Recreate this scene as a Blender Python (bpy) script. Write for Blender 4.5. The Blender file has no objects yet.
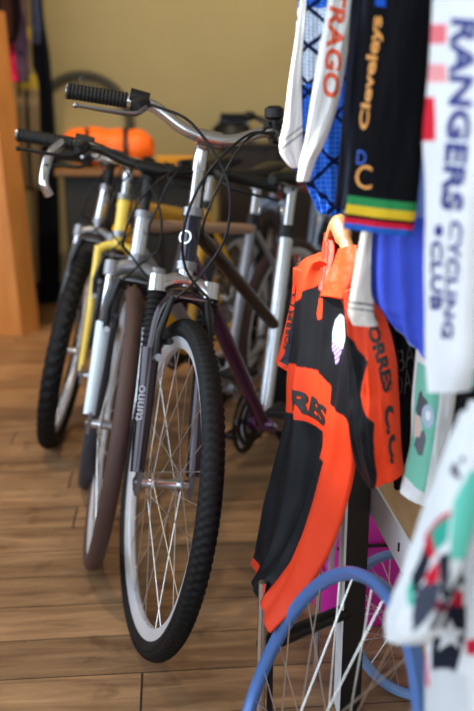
import bpy, math, random
from mathutils import Vector, Matrix, noise
random.seed(7)
PI = math.pi
V = Vector
SC = bpy.context.scene
COL = SC.collection

# ------------------------------------------------------------------ camera
H, FPX, PITCH, YAW = 1.054, 806.6, math.radians(15.545), math.radians(4.8)
cF = V((math.sin(YAW)*math.cos(PITCH), math.cos(YAW)*math.cos(PITCH), -math.sin(PITCH)))
cR = V((math.cos(YAW), -math.sin(YAW), 0)); cU = cR.cross(cF)
cC = V((0, 0, H)); cH = V((math.sin(YAW), math.cos(YAW), 0))
def at(u, v, d):
    """world point at horizontal distance d that the photo shows at (u, v)"""
    r = cF + cR*((u-237)/FPX) + cU*((355.5-v)/FPX)
    return cC + r*(d/r.dot(cH))
cam = bpy.data.cameras.new('camera'); co = bpy.data.objects.new('camera', cam); COL.objects.link(co)
co.matrix_world = Matrix(((cR.x, cU.x, -cF.x, 0), (cR.y, cU.y, -cF.y, 0), (cR.z, cU.z, -cF.z, H), (0, 0, 0, 1)))
cam.sensor_width = 36; cam.sensor_fit = 'AUTO'; cam.lens = FPX/711*36
cam.clip_start = .05
cam.dof.use_dof = True; cam.dof.focus_distance = 1.38; cam.dof.aperture_fstop = 2.7
SC.camera = co

# ------------------------------------------------------------------ materials
def lin(c):
    return tuple((x/255/12.92 if x/255 <= .04045 else ((x/255+.055)/1.055)**2.4) for x in c)
MATS = {}
def mat(name, rgb, rough=.5, metal=0., bump=0., bscale=200., var=.12, vscale=12., coat=0., spec=.5, sheen=0., trans=0., attr=None):
    if name in MATS: return MATS[name]
    m = bpy.data.materials.new(name); m.use_nodes = True
    nt = m.node_tree; b = nt.nodes['Principled BSDF']; N = nt.nodes.new; L = nt.links.new
    tc = N('ShaderNodeTexCoord')
    nz = N('ShaderNodeTexNoise'); nz.inputs['Scale'].default_value = vscale; nz.inputs['Detail'].default_value = 4
    L(tc.outputs['Object'], nz.inputs['Vector'])
    mr = N('ShaderNodeMapRange'); mr.inputs[3].default_value = 1-var; mr.inputs[4].default_value = 1+var
    L(nz.outputs['Fac'], mr.inputs[0])
    mx = N('ShaderNodeMix'); mx.data_type = 'RGBA'; mx.blend_type = 'MULTIPLY'; mx.inputs[0].default_value = 1
    if attr:
        at_ = N('ShaderNodeAttribute'); at_.attribute_name = attr; L(at_.outputs['Color'], mx.inputs[6])
    else:
        mx.inputs[6].default_value = (*lin(rgb), 1)
    L(mr.outputs[0], mx.inputs[7]); L(mx.outputs[2], b.inputs['Base Color'])
    b.inputs['Roughness'].default_value = rough; b.inputs['Metallic'].default_value = metal
    b.inputs['Coat Weight'].default_value = coat; b.inputs['Specular IOR Level'].default_value = spec
    b.inputs['Sheen Weight'].default_value = sheen
    if bump:
        n2 = N('ShaderNodeTexNoise'); n2.inputs['Scale'].default_value = bscale; n2.inputs['Detail'].default_value = 3
        L(tc.outputs['Object'], n2.inputs['Vector'])
        bp = N('ShaderNodeBump'); bp.inputs['Strength'].default_value = bump; bp.inputs['Distance'].default_value = .002
        L(n2.outputs['Fac'], bp.inputs['Height']); L(bp.outputs[0], b.inputs['Normal'])
    MATS[name] = m
    return m

def wood_mat(name, c1, c2, axis='X', scale=6., rough=.5, plank=None, gap=.004, length=1.9):
    """procedural wood; with plank = board width, boards run along X with seams"""
    m = bpy.data.materials.new(name); m.use_nodes = True
    nt = m.node_tree; b = nt.nodes['Principled BSDF']; N = nt.nodes.new; L = nt.links.new
    def mth(op, a, c=None):
        n = N('ShaderNodeMath'); n.operation = op
        for i, q in enumerate((a, c)):
            if q is None: continue
            if isinstance(q, (int, float)): n.inputs[i].default_value = q
            else: L(q, n.inputs[i])
        return n.outputs[0]
    tc = N('ShaderNodeTexCoord'); sp = N('ShaderNodeSeparateXYZ'); L(tc.outputs['Object'], sp.inputs[0])
    x, y, z = sp.outputs[0], sp.outputs[1], sp.outputs[2]
    cb = N('ShaderNodeCombineXYZ')
    tone = None
    if plank:
        yy = mth('DIVIDE', y, plank); row = mth('FLOOR', yy)
        wn = N('ShaderNodeTexWhiteNoise'); wn.noise_dimensions = '1D'; L(row, wn.inputs['W'])
        xs = mth('ADD', mth('DIVIDE', x, length), mth('MULTIPLY', wn.outputs['Value'], 7.3)); seg = mth('FLOOR', xs)
        w2 = N('ShaderNodeTexWhiteNoise'); w2.noise_dimensions = '2D'
        c2_ = N('ShaderNodeCombineXYZ'); L(row, c2_.inputs[0]); L(seg, c2_.inputs[1]); L(c2_.outputs[0], w2.inputs['Vector'])
        tone = w2.outputs['Value']
        fy = mth('SUBTRACT', yy, row); fx = mth('SUBTRACT', xs, seg)
        g = mth('MAXIMUM', mth('LESS_THAN', fy, gap/plank), mth('LESS_THAN', fx, .0025))
        L(mth('ADD', mth('MULTIPLY', x, .12), mth('MULTIPLY', tone, 9.)), cb.inputs[0]); L(y, cb.inputs[1]); L(z, cb.inputs[2])
    else:
        k = {'X': (.12, 1, 1), 'Y': (1, .12, 1), 'Z': (1, 1, .1)}[axis]
        for i, q in enumerate((x, y, z)): L(mth('MULTIPLY', q, k[i]), cb.inputs[i])
    n1 = N('ShaderNodeTexNoise'); n1.inputs['Scale'].default_value = scale*4; n1.inputs['Detail'].default_value = 7
    n1.inputs['Roughness'].default_value = .62; n1.inputs['Distortion'].default_value = .8
    L(cb.outputs[0], n1.inputs['Vector'])
    n2 = N('ShaderNodeTexNoise'); n2.inputs['Scale'].default_value = scale*.7; n2.inputs['Detail'].default_value = 3; L(tc.outputs['Object'], n2.inputs['Vector'])
    rp = N('ShaderNodeValToRGB'); rp.color_ramp.elements[0].position = .33; rp.color_ramp.elements[1].position = .68
    rp.color_ramp.elements[0].color = (*lin(c1), 1); rp.color_ramp.elements[1].color = (*lin(c2), 1)
    f = mth('ADD', mth('MULTIPLY', n1.outputs['Fac'], .75), mth('MULTIPLY', n2.outputs['Fac'], .25))
    L(f, rp.inputs[0])
    colr = rp.outputs[0]
    if plank:
        mr = N('ShaderNodeMapRange'); mr.inputs[3].default_value = .78; mr.inputs[4].default_value = 1.18; L(tone, mr.inputs[0])
        mx = N('ShaderNodeMix'); mx.data_type = 'RGBA'; mx.blend_type = 'MULTIPLY'; mx.inputs[0].default_value = 1
        L(colr, mx.inputs[6]); L(mr.outputs[0], mx.inputs[7])
        m2 = N('ShaderNodeMix'); m2.data_type = 'RGBA'; L(mx.outputs[2], m2.inputs[6]); m2.inputs[7].default_value = (.035, .022, .013, 1); L(g, m2.inputs[0])
        # dark knots and stains
        n3 = N('ShaderNodeTexNoise'); n3.inputs['Scale'].default_value = 9; n3.inputs['Detail'].default_value = 5; L(tc.outputs['Object'], n3.inputs['Vector'])
        st = N('ShaderNodeMapRange'); st.inputs[1].default_value = .6; st.inputs[2].default_value = .74; L(n3.outputs['Fac'], st.inputs[0])
        m3 = N('ShaderNodeMix'); m3.data_type = 'RGBA'; m3.blend_type = 'MULTIPLY'; L(mth('MULTIPLY', st.outputs[0], .8), m3.inputs[0])
        L(m2.outputs[2], m3.inputs[6]); m3.inputs[7].default_value = (.3, .24, .2, 1)
        colr = m3.outputs[2]
    L(colr, b.inputs['Base Color']); b.inputs['Roughness'].default_value = rough
    bp = N('ShaderNodeBump'); bp.inputs['Strength'].default_value = .25; bp.inputs['Distance'].default_value = .004
    L(n1.outputs['Fac'], bp.inputs['Height']); L(bp.outputs[0], b.inputs['Normal'])
    return m

M_ALU = mat('polished_alloy', (214, 216, 222), .2, 1., var=.04)
M_RIM = mat('brushed_alloy_rim', (226, 229, 236), .32, .4, var=.04)
M_CHROME = mat('chrome', (225, 228, 235), .1, 1., var=.03)
M_STEEL = mat('dull_steel', (150, 150, 155), .38, 1.)
M_SPOKE = mat('spoke_steel', (215, 212, 205), .28, 1., var=.02)
M_BLACK = mat('black_plastic', (16, 16, 18), .45, spec=.4)
M_RUB = mat('black_rubber', (11, 11, 13), .62, spec=.28, bump=.2, bscale=300)
M_GRIP = mat('black_grip_rubber', (14, 14, 15), .6, spec=.4)
M_BRTYRE = mat('brown_tyre_rubber', (74, 52, 46), .62, spec=.4)
M_TANTYRE = mat('tan_tyre_rubber', (128, 84, 56), .65)
M_GREYTYRE = mat('grey_tyre_rubber', (52, 52, 60), .6)
M_MATTE = mat('matte_black_paint', (15, 15, 16), .38, spec=.5)
M_GOLD = mat('dark_chainring', (60, 52, 46), .4, .9)

# ------------------------------------------------------------------ mesh builder
def frames(pts):
    T = []
    for i in range(len(pts)):
        a = pts[max(i-1, 0)]; b = pts[min(i+1, len(pts)-1)]
        T.append((b-a).normalized())
    n = T[0].orthogonal().normalized(); out = []
    for i, t in enumerate(T):
        if i:
            n = T[i-1].rotation_difference(t) @ n
        n = (n - t*n.dot(t)).normalized()
        out.append((n, t.cross(n)))
    return out
def smooth(pts, n=8):
    pts = [V(p) for p in pts]; out = []
    for i in range(len(pts)-1):
        p0 = pts[i-1] if i else pts[0]*2-pts[1]; p1 = pts[i]; p2 = pts[i+1]; p3 = pts[i+2] if i+2 < len(pts) else pts[-1]*2-pts[-2]
        for k in range(n):
            t = k/n
            out.append(.5*((2*p1)+(p2-p0)*t+(2*p0-5*p1+4*p2-p3)*t*t+(3*p1-p0-3*p2+p3)*t**3))
    out.append(pts[-1]); return out
class MB:
    def __init__(s): s.v = []; s.f = []; s.m = []; s.mats = []; s.c = None
    def mi(s, m):
        if m not in s.mats: s.mats.append(m)
        return s.mats.index(m)
    def tube(s, pts, r, m, n=12, cap=True, sq=1.):
        pts = [V(p) for p in pts]; k = s.mi(m); fr = frames(pts); o = len(s.v)
        R = r if isinstance(r, (list, tuple)) else [r]*len(pts)
        if len(R) != len(pts):
            R = [R[0]+(R[-1]-R[0])*i/(len(pts)-1) for i in range(len(pts))]
        for p, (a, b), q in zip(pts, fr, R):
            for j in range(n):
                t = 2*PI*j/n; s.v.append(p+a*(q*math.cos(t))+b*(q*sq*math.sin(t)))
        for i in range(len(pts)-1):
            for j in range(n):
                s.f.append((o+i*n+j, o+i*n+(j+1) % n, o+(i+1)*n+(j+1) % n, o+(i+1)*n+j)); s.m.append(k)
        if cap:
            s.f.append(tuple(o+j for j in range(n))[::-1]); s.m.append(k)
            e = o+(len(pts)-1)*n; s.f.append(tuple(e+j for j in range(n))); s.m.append(k)
        return s
    def box(s, lo, hi, m, M=None, bev=0.):
        k = s.mi(m); o = len(s.v)
        lo, hi = V(lo), V(hi)
        if bev:
            # chamfered box: three shrunken slabs hull
            for ax in range(3):
                for sg in (0, 1):
                    for q in ((0, 0), (1, 0), (1, 1), (0, 1)):
                        p = [0, 0, 0]; p[ax] = (lo, hi)[sg][ax]
                        a1, a2 = (ax+1) % 3, (ax+2) % 3
                        p[a1] = (lo[a1]+bev, hi[a1]-bev)[q[0]]; p[a2] = (lo[a2]+bev, hi[a2]-bev)[q[1]]
                        s.v.append(M @ V(p) if M else V(p))
            import bmesh
            bm = bmesh.new()
            vs = [bm.verts.new(p) for p in s.v[o:]]
            r = bmesh.ops.convex_hull(bm, input=vs)
            bm.verts.index_update(); del s.v[o:]
            mp = {}
            for vv in bm.verts: mp[vv] = len(s.v); s.v.append(vv.co.copy())
            for f in bm.faces: s.f.append(tuple(mp[q] for q in f.verts)); s.m.append(k)
            bm.free(); return s
        for x in (lo.x, hi.x):
            for y in (lo.y, hi.y):
                for z in (lo.z, hi.z): s.v.append(M @ V((x, y, z)) if M else V((x, y, z)))
        for q in ((0, 1, 3, 2), (4, 6, 7, 5), (0, 4, 5, 1), (2, 3, 7, 6), (0, 2, 6, 4), (1, 5, 7, 3)):
            s.f.append(tuple(o+i for i in q)); s.m.append(k)
        return s
    def ring(s, prof, m, n=96, M=None, closed=True):
        """revolve (radius, y) profile about the Y axis"""
        k = s.mi(m); o = len(s.v); P = len(prof)
        for i in range(n):
            t = 2*PI*i/n
            for r, y in prof:
                p = V((r*math.cos(t), y, r*math.sin(t))); s.v.append(M @ p if M else p)
        for i in range(n):
            for j in range(P if closed else P-1):
                a = o+i*P+j; b = o+i*P+(j+1) % P; c = o+((i+1) % n)*P+(j+1) % P; d = o+((i+1) % n)*P+j
                s.f.append((a, b, c, d)); s.m.append(k)
        return s
    def ball(s, c, r, m, n=12, sc=(1, 1, 1)):
        k = s.mi(m); o = len(s.v); c = V(c)
        for i in range(n+1):
            a = PI*i/n
            for j in range(n*2):
                b = PI*j/n
                s.v.append(c+V((r*sc[0]*math.sin(a)*math.cos(b), r*sc[1]*math.sin(a)*math.sin(b), r*sc[2]*math.cos(a))))
        w = n*2
        for i in range(n):
            for j in range(w):
                s.f.append((o+i*w+j, o+(i+1)*w+j, o+(i+1)*w+(j+1) % w, o+i*w+(j+1) % w)); s.m.append(k)
        return s
    def xf(s, M, start=0):
        for i in range(start, len(s.v)): s.v[i] = M @ s.v[i]
        return s
    def build(s, name, parent=None, flat=False, cols=None):
        me = bpy.data.meshes.new(name)
        me.from_pydata([tuple(p) for p in s.v], [], s.f)
        for m in s.mats: me.materials.append(m)
        me.polygons.foreach_set('material_index', s.m)
        me.polygons.foreach_set('use_smooth', [not flat]*len(s.f))
        me.validate(); me.update()
        if not flat and len(me.polygons) < 60000:
            try: me.set_sharp_from_angle(angle=math.radians(38))
            except Exception: pass
        o = bpy.data.objects.new(name, me); COL.objects.link(o)
        if parent: o.parent = parent
        return o
def tag(o, label=None, cat=None, group=None, kind=None):
    if label: o['label'] = label
    if cat: o['category'] = cat
    if group: o['group'] = group
    if kind: o['kind'] = kind
    return o
def thing(name, loc, label, cat, group=None, M=None):
    o = bpy.data.objects.new(name, None); COL.objects.link(o); o.empty_display_size = .1
    if M is not None: o.matrix_world = M
    else: o.location = loc
    return tag(o, label, cat, group)

def text_geo(body, bold=.0):
    cu = bpy.data.curves.new('lettering', 'FONT'); cu.body = body; cu.offset = bold; cu.resolution_u = 3
    ob = bpy.data.objects.new('lettering', cu); COL.objects.link(ob)
    dg = bpy.context.evaluated_depsgraph_get(); ev = ob.evaluated_get(dg); me = ev.to_mesh()
    import bmesh
    bm = bmesh.new(); bm.from_mesh(me); ev.to_mesh_clear()
    bmesh.ops.remove_doubles(bm, verts=bm.verts, dist=1e-5); bmesh.ops.triangulate(bm, faces=bm.faces)
    for _ in range(4):
        es = [e for e in bm.edges if e.calc_length() > .11]
        if not es: break
        bmesh.ops.subdivide_edges(bm, edges=es, cuts=1); bmesh.ops.triangulate(bm, faces=bm.faces)
    bm.verts.index_update(); vs = [v.co.copy() for v in bm.verts]; fs = [tuple(v.index for v in f.verts) for f in bm.faces]; bm.free()
    bpy.data.objects.remove(ob); bpy.data.curves.remove(cu)
    x0 = min(v.x for v in vs); x1 = max(v.x for v in vs); y0 = min(v.y for v in vs); y1 = max(v.y for v in vs)
    return [((v.x-x0)/(x1-x0), (v.y-y0)/(y1-y0)) for v in vs], fs, (x1-x0)/(y1-y0)

# ------------------------------------------------------------------ room
tag(MB().box((-1.8, -1.8, -.1), (2.0, 5.3, 0), wood_mat('floor_boards', (106, 76, 51), (184, 143, 102), rough=.45, plank=.128, gap=.003)).build('floor', flat=True), kind='structure')
M_WALL = mat('khaki_plaster', (176, 158, 112), .85, bump=.35, bscale=40, var=.1, vscale=2.5)
M_WHITE = mat('white_plaster', (205, 198, 184), .85, bump=.2, bscale=60)
tag(MB().box((-1.9, 5.2, 0), (2.1, 5.35, 2.9), M_WALL).build('wall_back', flat=True), kind='structure')
b = MB()   # left wall with a window opening beside the camera
for lo, hi in (((-1.9, -1.8, 0), (-1.8, 5.2, .75)), ((-1.9, -1.8, 2.35), (-1.8, 5.2, 2.9)), ((-1.9, -1.8, .75), (-1.8, -1.6, 2.35)), ((-1.9, 2.8, .75), (-1.8, 5.2, 2.35))): b.box(lo, hi, M_WHITE)
tag(b.build('wall_left', flat=True), kind='structure')
tag(MB().box((2.0, -1.8, 0), (2.1, 5.2, 2.9), M_WHITE).build('wall_right', flat=True), kind='structure')
b = MB()
for lo, hi in (((-1.8, -1.9, 0), (2.0, -1.8, .6)), ((-1.8, -1.9, 2.4), (2.0, -1.8, 2.9)), ((-1.8, -1.9, .6), (-1.3, -1.8, 2.4)), ((1.5, -1.9, .6), (2.0, -1.8, 2.4))): b.box(lo, hi, M_WHITE)
tag(b.build('wall_front', flat=True), kind='structure')
tag(MB().box((-1.9, -1.9, 2.9), (2.1, 5.35, 3.0), M_WHITE).build('ceiling', flat=True), kind='structure')
tag(MB().box((-1.79, 5.175, 0), (1.99, 5.2, .12), mat('dark_skirting', (60, 48, 36), .6)).build('baseboard_back', flat=True), kind='structure')

# ------------------------------------------------------------------ bikes
UNIT_SPOKE = None
def unit_spoke():
    global UNIT_SPOKE
    if UNIT_SPOKE is None:
        o = MB().tube([(0, 0, 0), (0, 0, 1)], 1., M_SPOKE, n=6).build('spoke'); UNIT_SPOKE = o.data; bpy.data.objects.remove(o)
    return UNIT_SPOKE
def wheel(name, parent, M, r, tw, rim_m, tyre_m, tread=0., nlug=90, ns=28, spoke_r=.0011, hub_m=None, tyre=True, rimd=.028, rimw=.026):
    rr = r-tw*.8 if tyre else r
    hw = rimw/2
    prof = [(rr, hw*.75), (rr-.003, hw), (rr-rimd*.62, hw), (rr-rimd, hw*.45), (rr-rimd-.001, 0), (rr-rimd, -hw*.45), (rr-rimd*.62, -hw), (rr-.003, -hw), (rr, -hw*.75)]
    w = MB().ring(prof, rim_m, 120).build(name, parent); w.matrix_basis = M
    if tyre:
        b = MB(); NU = nlug*4; NP = 26; k = b.mi(tyre_m); c = tw/2; R = r-c
        for i in range(NU):
            t = 2*PI*i/NU
            for j in range(NP):
                p = 2*PI*j/NP; cp, spn = math.cos(p), math.sin(p)
                rad = c
                if tread and cp > -.1:
                    col = int((p+PI/NP) / (2*PI/NP)) // 2
                    on = ((i+(2 if col % 2 else 0)) % 4 < 2) and (col*1 % 1 == 0) and (j % 2 == 0 or cp > .55)
                    rad = c+(0 if on else -tread)
                b.v.append(V(((R+rad*cp)*math.cos(t), rad*spn*.98, (R+rad*cp)*math.sin(t))))
        for i in range(NU):
            for j in range(NP):
                b.f.append((i*NP+j, i*NP+(j+1) % NP, ((i+1) % NU)*NP+(j+1) % NP, ((i+1) % NU)*NP+j)); b.m.append(k)
        b.build('tyre', w)
    hm = hub_m or M_ALU
    b = MB().ring([(.0, -.05), (.012, -.05), (.012, -.036), (.026, -.034), (.026, -.029), (.013, -.024), (.011, 0), (.013, .024), (.026, .029), (.026, .034), (.012, .036), (.012, .05), (0, .05)], hm, 24, closed=False)
    b.ring([(0, -.066), (.009, -.066), (.009, -.05), (0, -.05)], M_STEEL, 12, closed=False).ring([(0, .05), (.009, .05), (.009, .066), (0, .066)], M_STEEL, 12, closed=False)
    b.build('hub', w)
    me = unit_spoke()
    for i in range(ns):
        th = 2*PI*(i+.5)/ns; side = 1 if i % 2 else -1; d = 1 if (i//2) % 2 else -1
        th2 = th+d*math.radians(62)
        p = V((.024*math.cos(th2), side*.031, .024*math.sin(th2))); q = V(((rr-rimd)*math.cos(th), side*.003, (rr-rimd)*math.sin(th)))
        o = bpy.data.objects.new('spoke', me); COL.objects.link(o); o.parent = w
        dv = q-p; z = dv.normalized(); x = z.orthogonal().normalized(); y = z.cross(x); l = dv.length
        o.matrix_basis = Matrix(((x.x*spoke_r, y.x*spoke_r, z.x*l, p.x), (x.y*spoke_r, y.y*spoke_r, z.y*l, p.y), (x.z*spoke_r, y.z*spoke_r, z.z*l, p.z), (0, 0, 0, 1)))
    return w

def make_bike(label, x, y, psi, steer, lean, r=.34, cr=.42, ba=.70, ext=.05, hw=.29, rise=.04, bbx=-.6, wb=1.03, tw=.042,
              tyre_m=None, tread=0., nlug=90, rim_m=None, c_head=None, c_top=None, c_down=None, c_seat=None, c_stay=None, c_fork=None, c_bar=None, c_crown=None, c_arch=None,
              susp=True, boots=False, seat_z=.80, tt_z=.74, saddle_z=.93, tube_k=1., seat_k=1., lever_m=None, headspan=(.04, .165), bar_ends=False, decals=None, saddle_m=None, ns=28, lettering=None, bell=False, badge=False, cables=True, fork_r=.017):
    tyre_m = tyre_m or M_RUB; rim_m = rim_m or M_RIM; lever_m = lever_m or M_BLACK; saddle_m = saddle_m or M_BLACK
    ha = math.radians(71); a = V((-math.cos(ha), 0, math.sin(ha))); pf = V((math.sin(ha), 0, math.cos(ha)))
    off = .045; F = V((0, 0, r)); Q = F-pf*off
    S = Matrix.Translation(Q) @ Matrix.Rotation(math.radians(steer), 4, a) @ Matrix.Translation(-Q)
    Lm = Matrix.Rotation(math.radians(lean), 4, 'X')
    zmin = min(((Lm @ S @ (F+V((r*math.cos(t/100*PI), 0, r*math.sin(t/100*PI))))).z) for t in range(200))
    p = math.radians(psi); fx = V((math.sin(p), -math.cos(p), 0)); ly = V((math.cos(p), math.sin(p), 0))
    Wm = Matrix(((fx.x, ly.x, 0, x), (fx.y, ly.y, 0, y), (0, 0, 1, -zmin), (0, 0, 0, 1))) @ Lm
    root = thing('bicycle', None, label, 'bicycle', 'bicycles parked in a row', M=Wm)
    def fa(A, P, L_): return S @ (Q+a*A+pf*P+V((0, L_, 0)))
    BB = V((bbx, 0, .285)); ST = V((bbx-.18, 0, seat_z)); sd = (ST-BB).normalized(); RA = V((-wb, 0, r))
    hb, ht = Q+a*(cr+headspan[0]), Q+a*(cr+headspan[1])
    # frame
    b = MB()
    b.tube([hb, ht], .0195, c_head, 16); b.tube([hb-a*.004, hb+a*.014], .023, M_STEEL, 16); b.tube([ht-a*.012, ht+a*.006], .023, M_STEEL, 16)
    tts = BB+sd*((tt_z-BB.z)/sd.z)
    b.tube([ht-a*.03, tts], .0165*tube_k, c_top, 14); b.tube([hb+a*.03, BB], .019*tube_k, c_down, 14)
    b.tube([BB, ST], .0165*seat_k, c_seat, 14); b.tube([ST-sd*.03, ST+sd*.004], .0195*seat_k, M_BLACK, 14)
    b.tube([BB+V((0, -.036, 0)), BB+V((0, .036, 0))], .021, c_down, 16)
    for sgn in (-1, 1):
        b.tube([BB+V((-.01, sgn*.022, 0)), BB+V((-.09, sgn*.036, .005)), RA+V((.02, sgn*.062, 0))], [.011, .0105, .008], c_stay, 10)
        b.tube([tts+V((-.01, sgn*.015, -.01)), tts.lerp(RA, .25)+V((0, sgn*.036, 0)), RA+V((.01, sgn*.062, .01))], [.009, .009, .007], c_stay, 10)
        b.box(RA+V((-.02, sgn*.062-.003, -.02)), RA+V((.03, sgn*.062+.003, .02)), M_STEEL)
    frame = b.build('frame', root)
    if decals:
        d0, d1 = hb+a*.03, BB; b = MB(); dd = (d1-d0); nrm = V((0, -1, 0)); up = dd.normalized().cross(nrm)
        vs, fs, asp = text_geo(decals, .03)
        for (tx, ty) in vs:
            q = d0+dd*(.25+tx*.5); ang = (ty-.5)*1.3
            b.v.append(q+nrm*(.0196*math.cos(ang))+up*(-.0196*math.sin(ang)))
        k = b.mi(mat('cream_decal', (225, 215, 200), .4)); b.f += fs; b.m += [k]*len(fs); o = b.build('decal', frame, flat=True); o['label'] = 'pale lettering on the down tube'
    if badge:
        q0 = hb.lerp(ht, .52)+pf*.0205
        MB().ring([(.015, -.0008), (.015, .0012), (.0115, .0012), (.0115, -.0008)], P_SILVER, 32, Matrix.Translation(q0) @ V((0, 1, 0)).rotation_difference(pf).to_matrix().to_4x4()).build('head_badge', frame)['label'] = 'round silver emblem ring'
    # fork
    b = MB(); LG = .058
    cm = c_crown or c_fork
    crown = [fa(cr-.012, .004, -LG), fa(cr+.006, .0, -LG*.55), fa(cr+.012, 0, 0), fa(cr+.006, 0, LG*.55), fa(cr-.012, .004, LG)]
    b.tube(smooth(crown, 5), [.019 if susp else .014]*21, cm, 12)
    b.tube([fa(cr, 0, 0), fa(cr+headspan[0], 0, 0)], .017, cm, 12)
    for sgn in (-1, 1):
        top = fa(cr-.0, .003, sgn*LG); low = fa(0, off, sgn*.057); mid = fa(cr-.15, .015, sgn*LG)
        if susp:
            b.tube([fa(cr+.016, .001, sgn*LG), fa(cr-.02, .004, sgn*LG)], .021, cm, 12)
            b.tube([top, mid], .0135, M_CHROME, 12)
            b.tube([mid+(top-mid)*.06, mid, fa(cr*.35, off*.6, sgn*LG), fa(.02, off, sgn*.06)], [fork_r+.003, fork_r+.003, fork_r+.001, fork_r-.002], c_fork, 14)
        else:
            b.tube(smooth([top, fa(cr*.5, .012, sgn*LG), fa(cr*.15, .032, sgn*.06), fa(.01, off, sgn*.06)], 5), [.0125, .009], c_fork, 12)
        b.box((-.016, -.004, -.024), (.016, .004, .03), M_STEEL, M=Matrix.Translation(low) @ S.to_3x3().to_4x4())
    if susp:
        arch = [fa(cr-.14, .028, -LG), fa(cr-.07, .04, -LG*.93), fa(cr-.035, .045, -LG*.6), fa(cr-.025, .047, 0), fa(cr-.035, .045, LG*.6), fa(cr-.07, .04, LG*.93), fa(cr-.14, .028, LG)]
        b.tube(smooth(arch, 4), .010, c_arch or c_fork, 10, sq=1.3)
    fork = b.build('fork', root)
    if boots:
        for sgn in (-1, 1):
            b = MB(); pts = []; rad = []
            for i in range(41):
                u_ = i/40; pts.append(fa(cr-.02-.12*u_, .004+.01*u_, sgn*LG)); rad.append(.0185+(.0035 if i % 4 < 2 else 0))
            b.tube(pts, rad, M_RUB, 14); b.build('fork_boot', fork)['label'] = 'ribbed black rubber boot'
    if lettering:
        vs, fs, asp = text_geo(lettering, .02); b = MB()
        for sgn in (-1,):
            for (tx, ty) in vs:
                A = .125+tx*.075; ang = (ty-.5)*.95+.75; base = fa(A, off*.85-.12*A*.0, sgn*.058)
                base = fa(0, off, sgn*.06).lerp(fa(cr-.15, .015, sgn*LG), A/(cr-.15))
                n1 = (fa(0, 1, 0)-fa(0, 0, 0)).normalized(); n2 = (fa(0, 0, sgn*1)-fa(0, 0, 0)).normalized()
                b.v.append(base+n1*((fork_r+.003)*math.cos(ang))+n2*((fork_r+.003)*math.sin(ang)))
        k = b.mi(mat('grey_decal', (150, 146, 158), .4)); b.f += fs; b.m += [k]*len(fs); b.build('fork_lettering', fork, flat=True)
    # wheels
    wheel('front_wheel', root, S @ Matrix.Translation(F), r, tw, rim_m, tyre_m, tread, nlug, ns)
    wheel('rear_wheel', root, Matrix.Translation(RA), r, tw, rim_m, tyre_m, tread, nlug, ns)
    # V brake on the fork
    b = MB()
    for sgn in (-1, 1):
        b.tube([fa(cr-.16, .045, sgn*.05), fa(cr-.11, .06, sgn*.055), fa(cr-.03, .066, sgn*.036)], [.009, .008, .006], M_BLACK, 10)
        b.tube([fa(cr-.125, .02, sgn*.034), fa(cr-.125, .085, sgn*.034)], .007, M_BLACK, 8)
        b.tube([fa(cr-.16, .02, sgn*.05), fa(cr-.16, .062, sgn*.05)], .008, M_STEEL, 10)
    b.tube([fa(cr-.03, .066, -.036), fa(cr-.03, .066, .05)], .0022, M_STEEL, 6)
    b.build('front_brake', root)
    # handlebar
    c_bar = c_bar or M_ALU
    pth = [fa(ba+rise, ext-.055, -hw), fa(ba+rise*1., ext-.03, -hw*.6), fa(ba+rise*.85, ext-.008, -hw*.42), fa(ba+rise*.2, ext, -hw*.2), fa(ba, ext, 0), fa(ba+rise*.2, ext, hw*.2), fa(ba+rise*.85, ext-.008, hw*.42), fa(ba+rise, ext-.03, hw*.6), fa(ba+rise, ext-.055, hw)]
    hbm = MB().tube(smooth(pth, 6), .0128, c_bar, 14).build('handlebar', root)
    b = MB().tube([ht, fa(ba-.025, 0, 0)], .0125, M_BLACK if c_bar is M_MATTE else c_bar, 14)
    b.tube([fa(ba-.06, 0, 0), fa(ba-.03, 0, 0), fa(ba-.004, .012, 0), fa(ba, ext, 0)], [.015, .0155, .0155, .0145], M_BLACK if c_bar is M_MATTE else c_bar, 14)
    b.tube([fa(ba, ext, -.026), fa(ba, ext, .026)], .0185, M_BLACK if c_bar is M_MATTE else c_bar, 16)
    b.build('stem', hbm)
    for sgn in (-1, 1):
        e0 = fa(ba+rise, ext-.055, sgn*hw); e1 = fa(ba+rise, ext-.03, sgn*hw*.6); d = e1-e0
        pts, rad = [], []
        for i in range(49):
            u_ = i/48; pts.append(e0-d*.02+d*1.02*u_); rad.append(.0172 if i < 3 else .0150+(.0018 if i % 3 else 0))
        g = MB().tube(pts, rad, M_GRIP, 18).build('grip', hbm)
        MB().tube([e0-d*.05, e0-d*.018], .0165, M_STEEL, 16).build('end_cap', hbm)
        # lever: clamp, body and curved blade
        b = MB()
        c0 = fa(ba+rise*.95, ext-.022, sgn*hw*.5); c1 = fa(ba+rise*.97, ext-.026, sgn*hw*.57)
        b.tube([c0, c1], .0195, M_BLACK, 14)
        b.tube([c0.lerp(c1, .4), fa(ba+rise-.012, ext+.012, sgn*hw*.5), fa(ba+rise-.030, ext+.032, sgn*hw*.56)], [.014, .013, .010], M_BLACK, 12)
        b.tube([c0.lerp(c1, -.8)+V((0, 0, .012)), c1.lerp(c0, -.1)+V((0, 0, .012))], [.013, .016], M_BLACK, 12)
        bl = smooth([fa(ba+rise-.026, ext+.026, sgn*hw*.50), fa(ba+rise-.050, ext+.05, sgn*hw*.58), fa(ba+rise-.056, ext+.05, sgn*hw*.76), fa(ba+rise-.056, ext+.04, sgn*hw*.97)], 6)
        b.tube(bl, [.0075, .0042], lever_m, 10, sq=.7); b.ball(bl[-1], .006, lever_m, 8)
        b.build('brake_lever', hbm)
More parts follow.
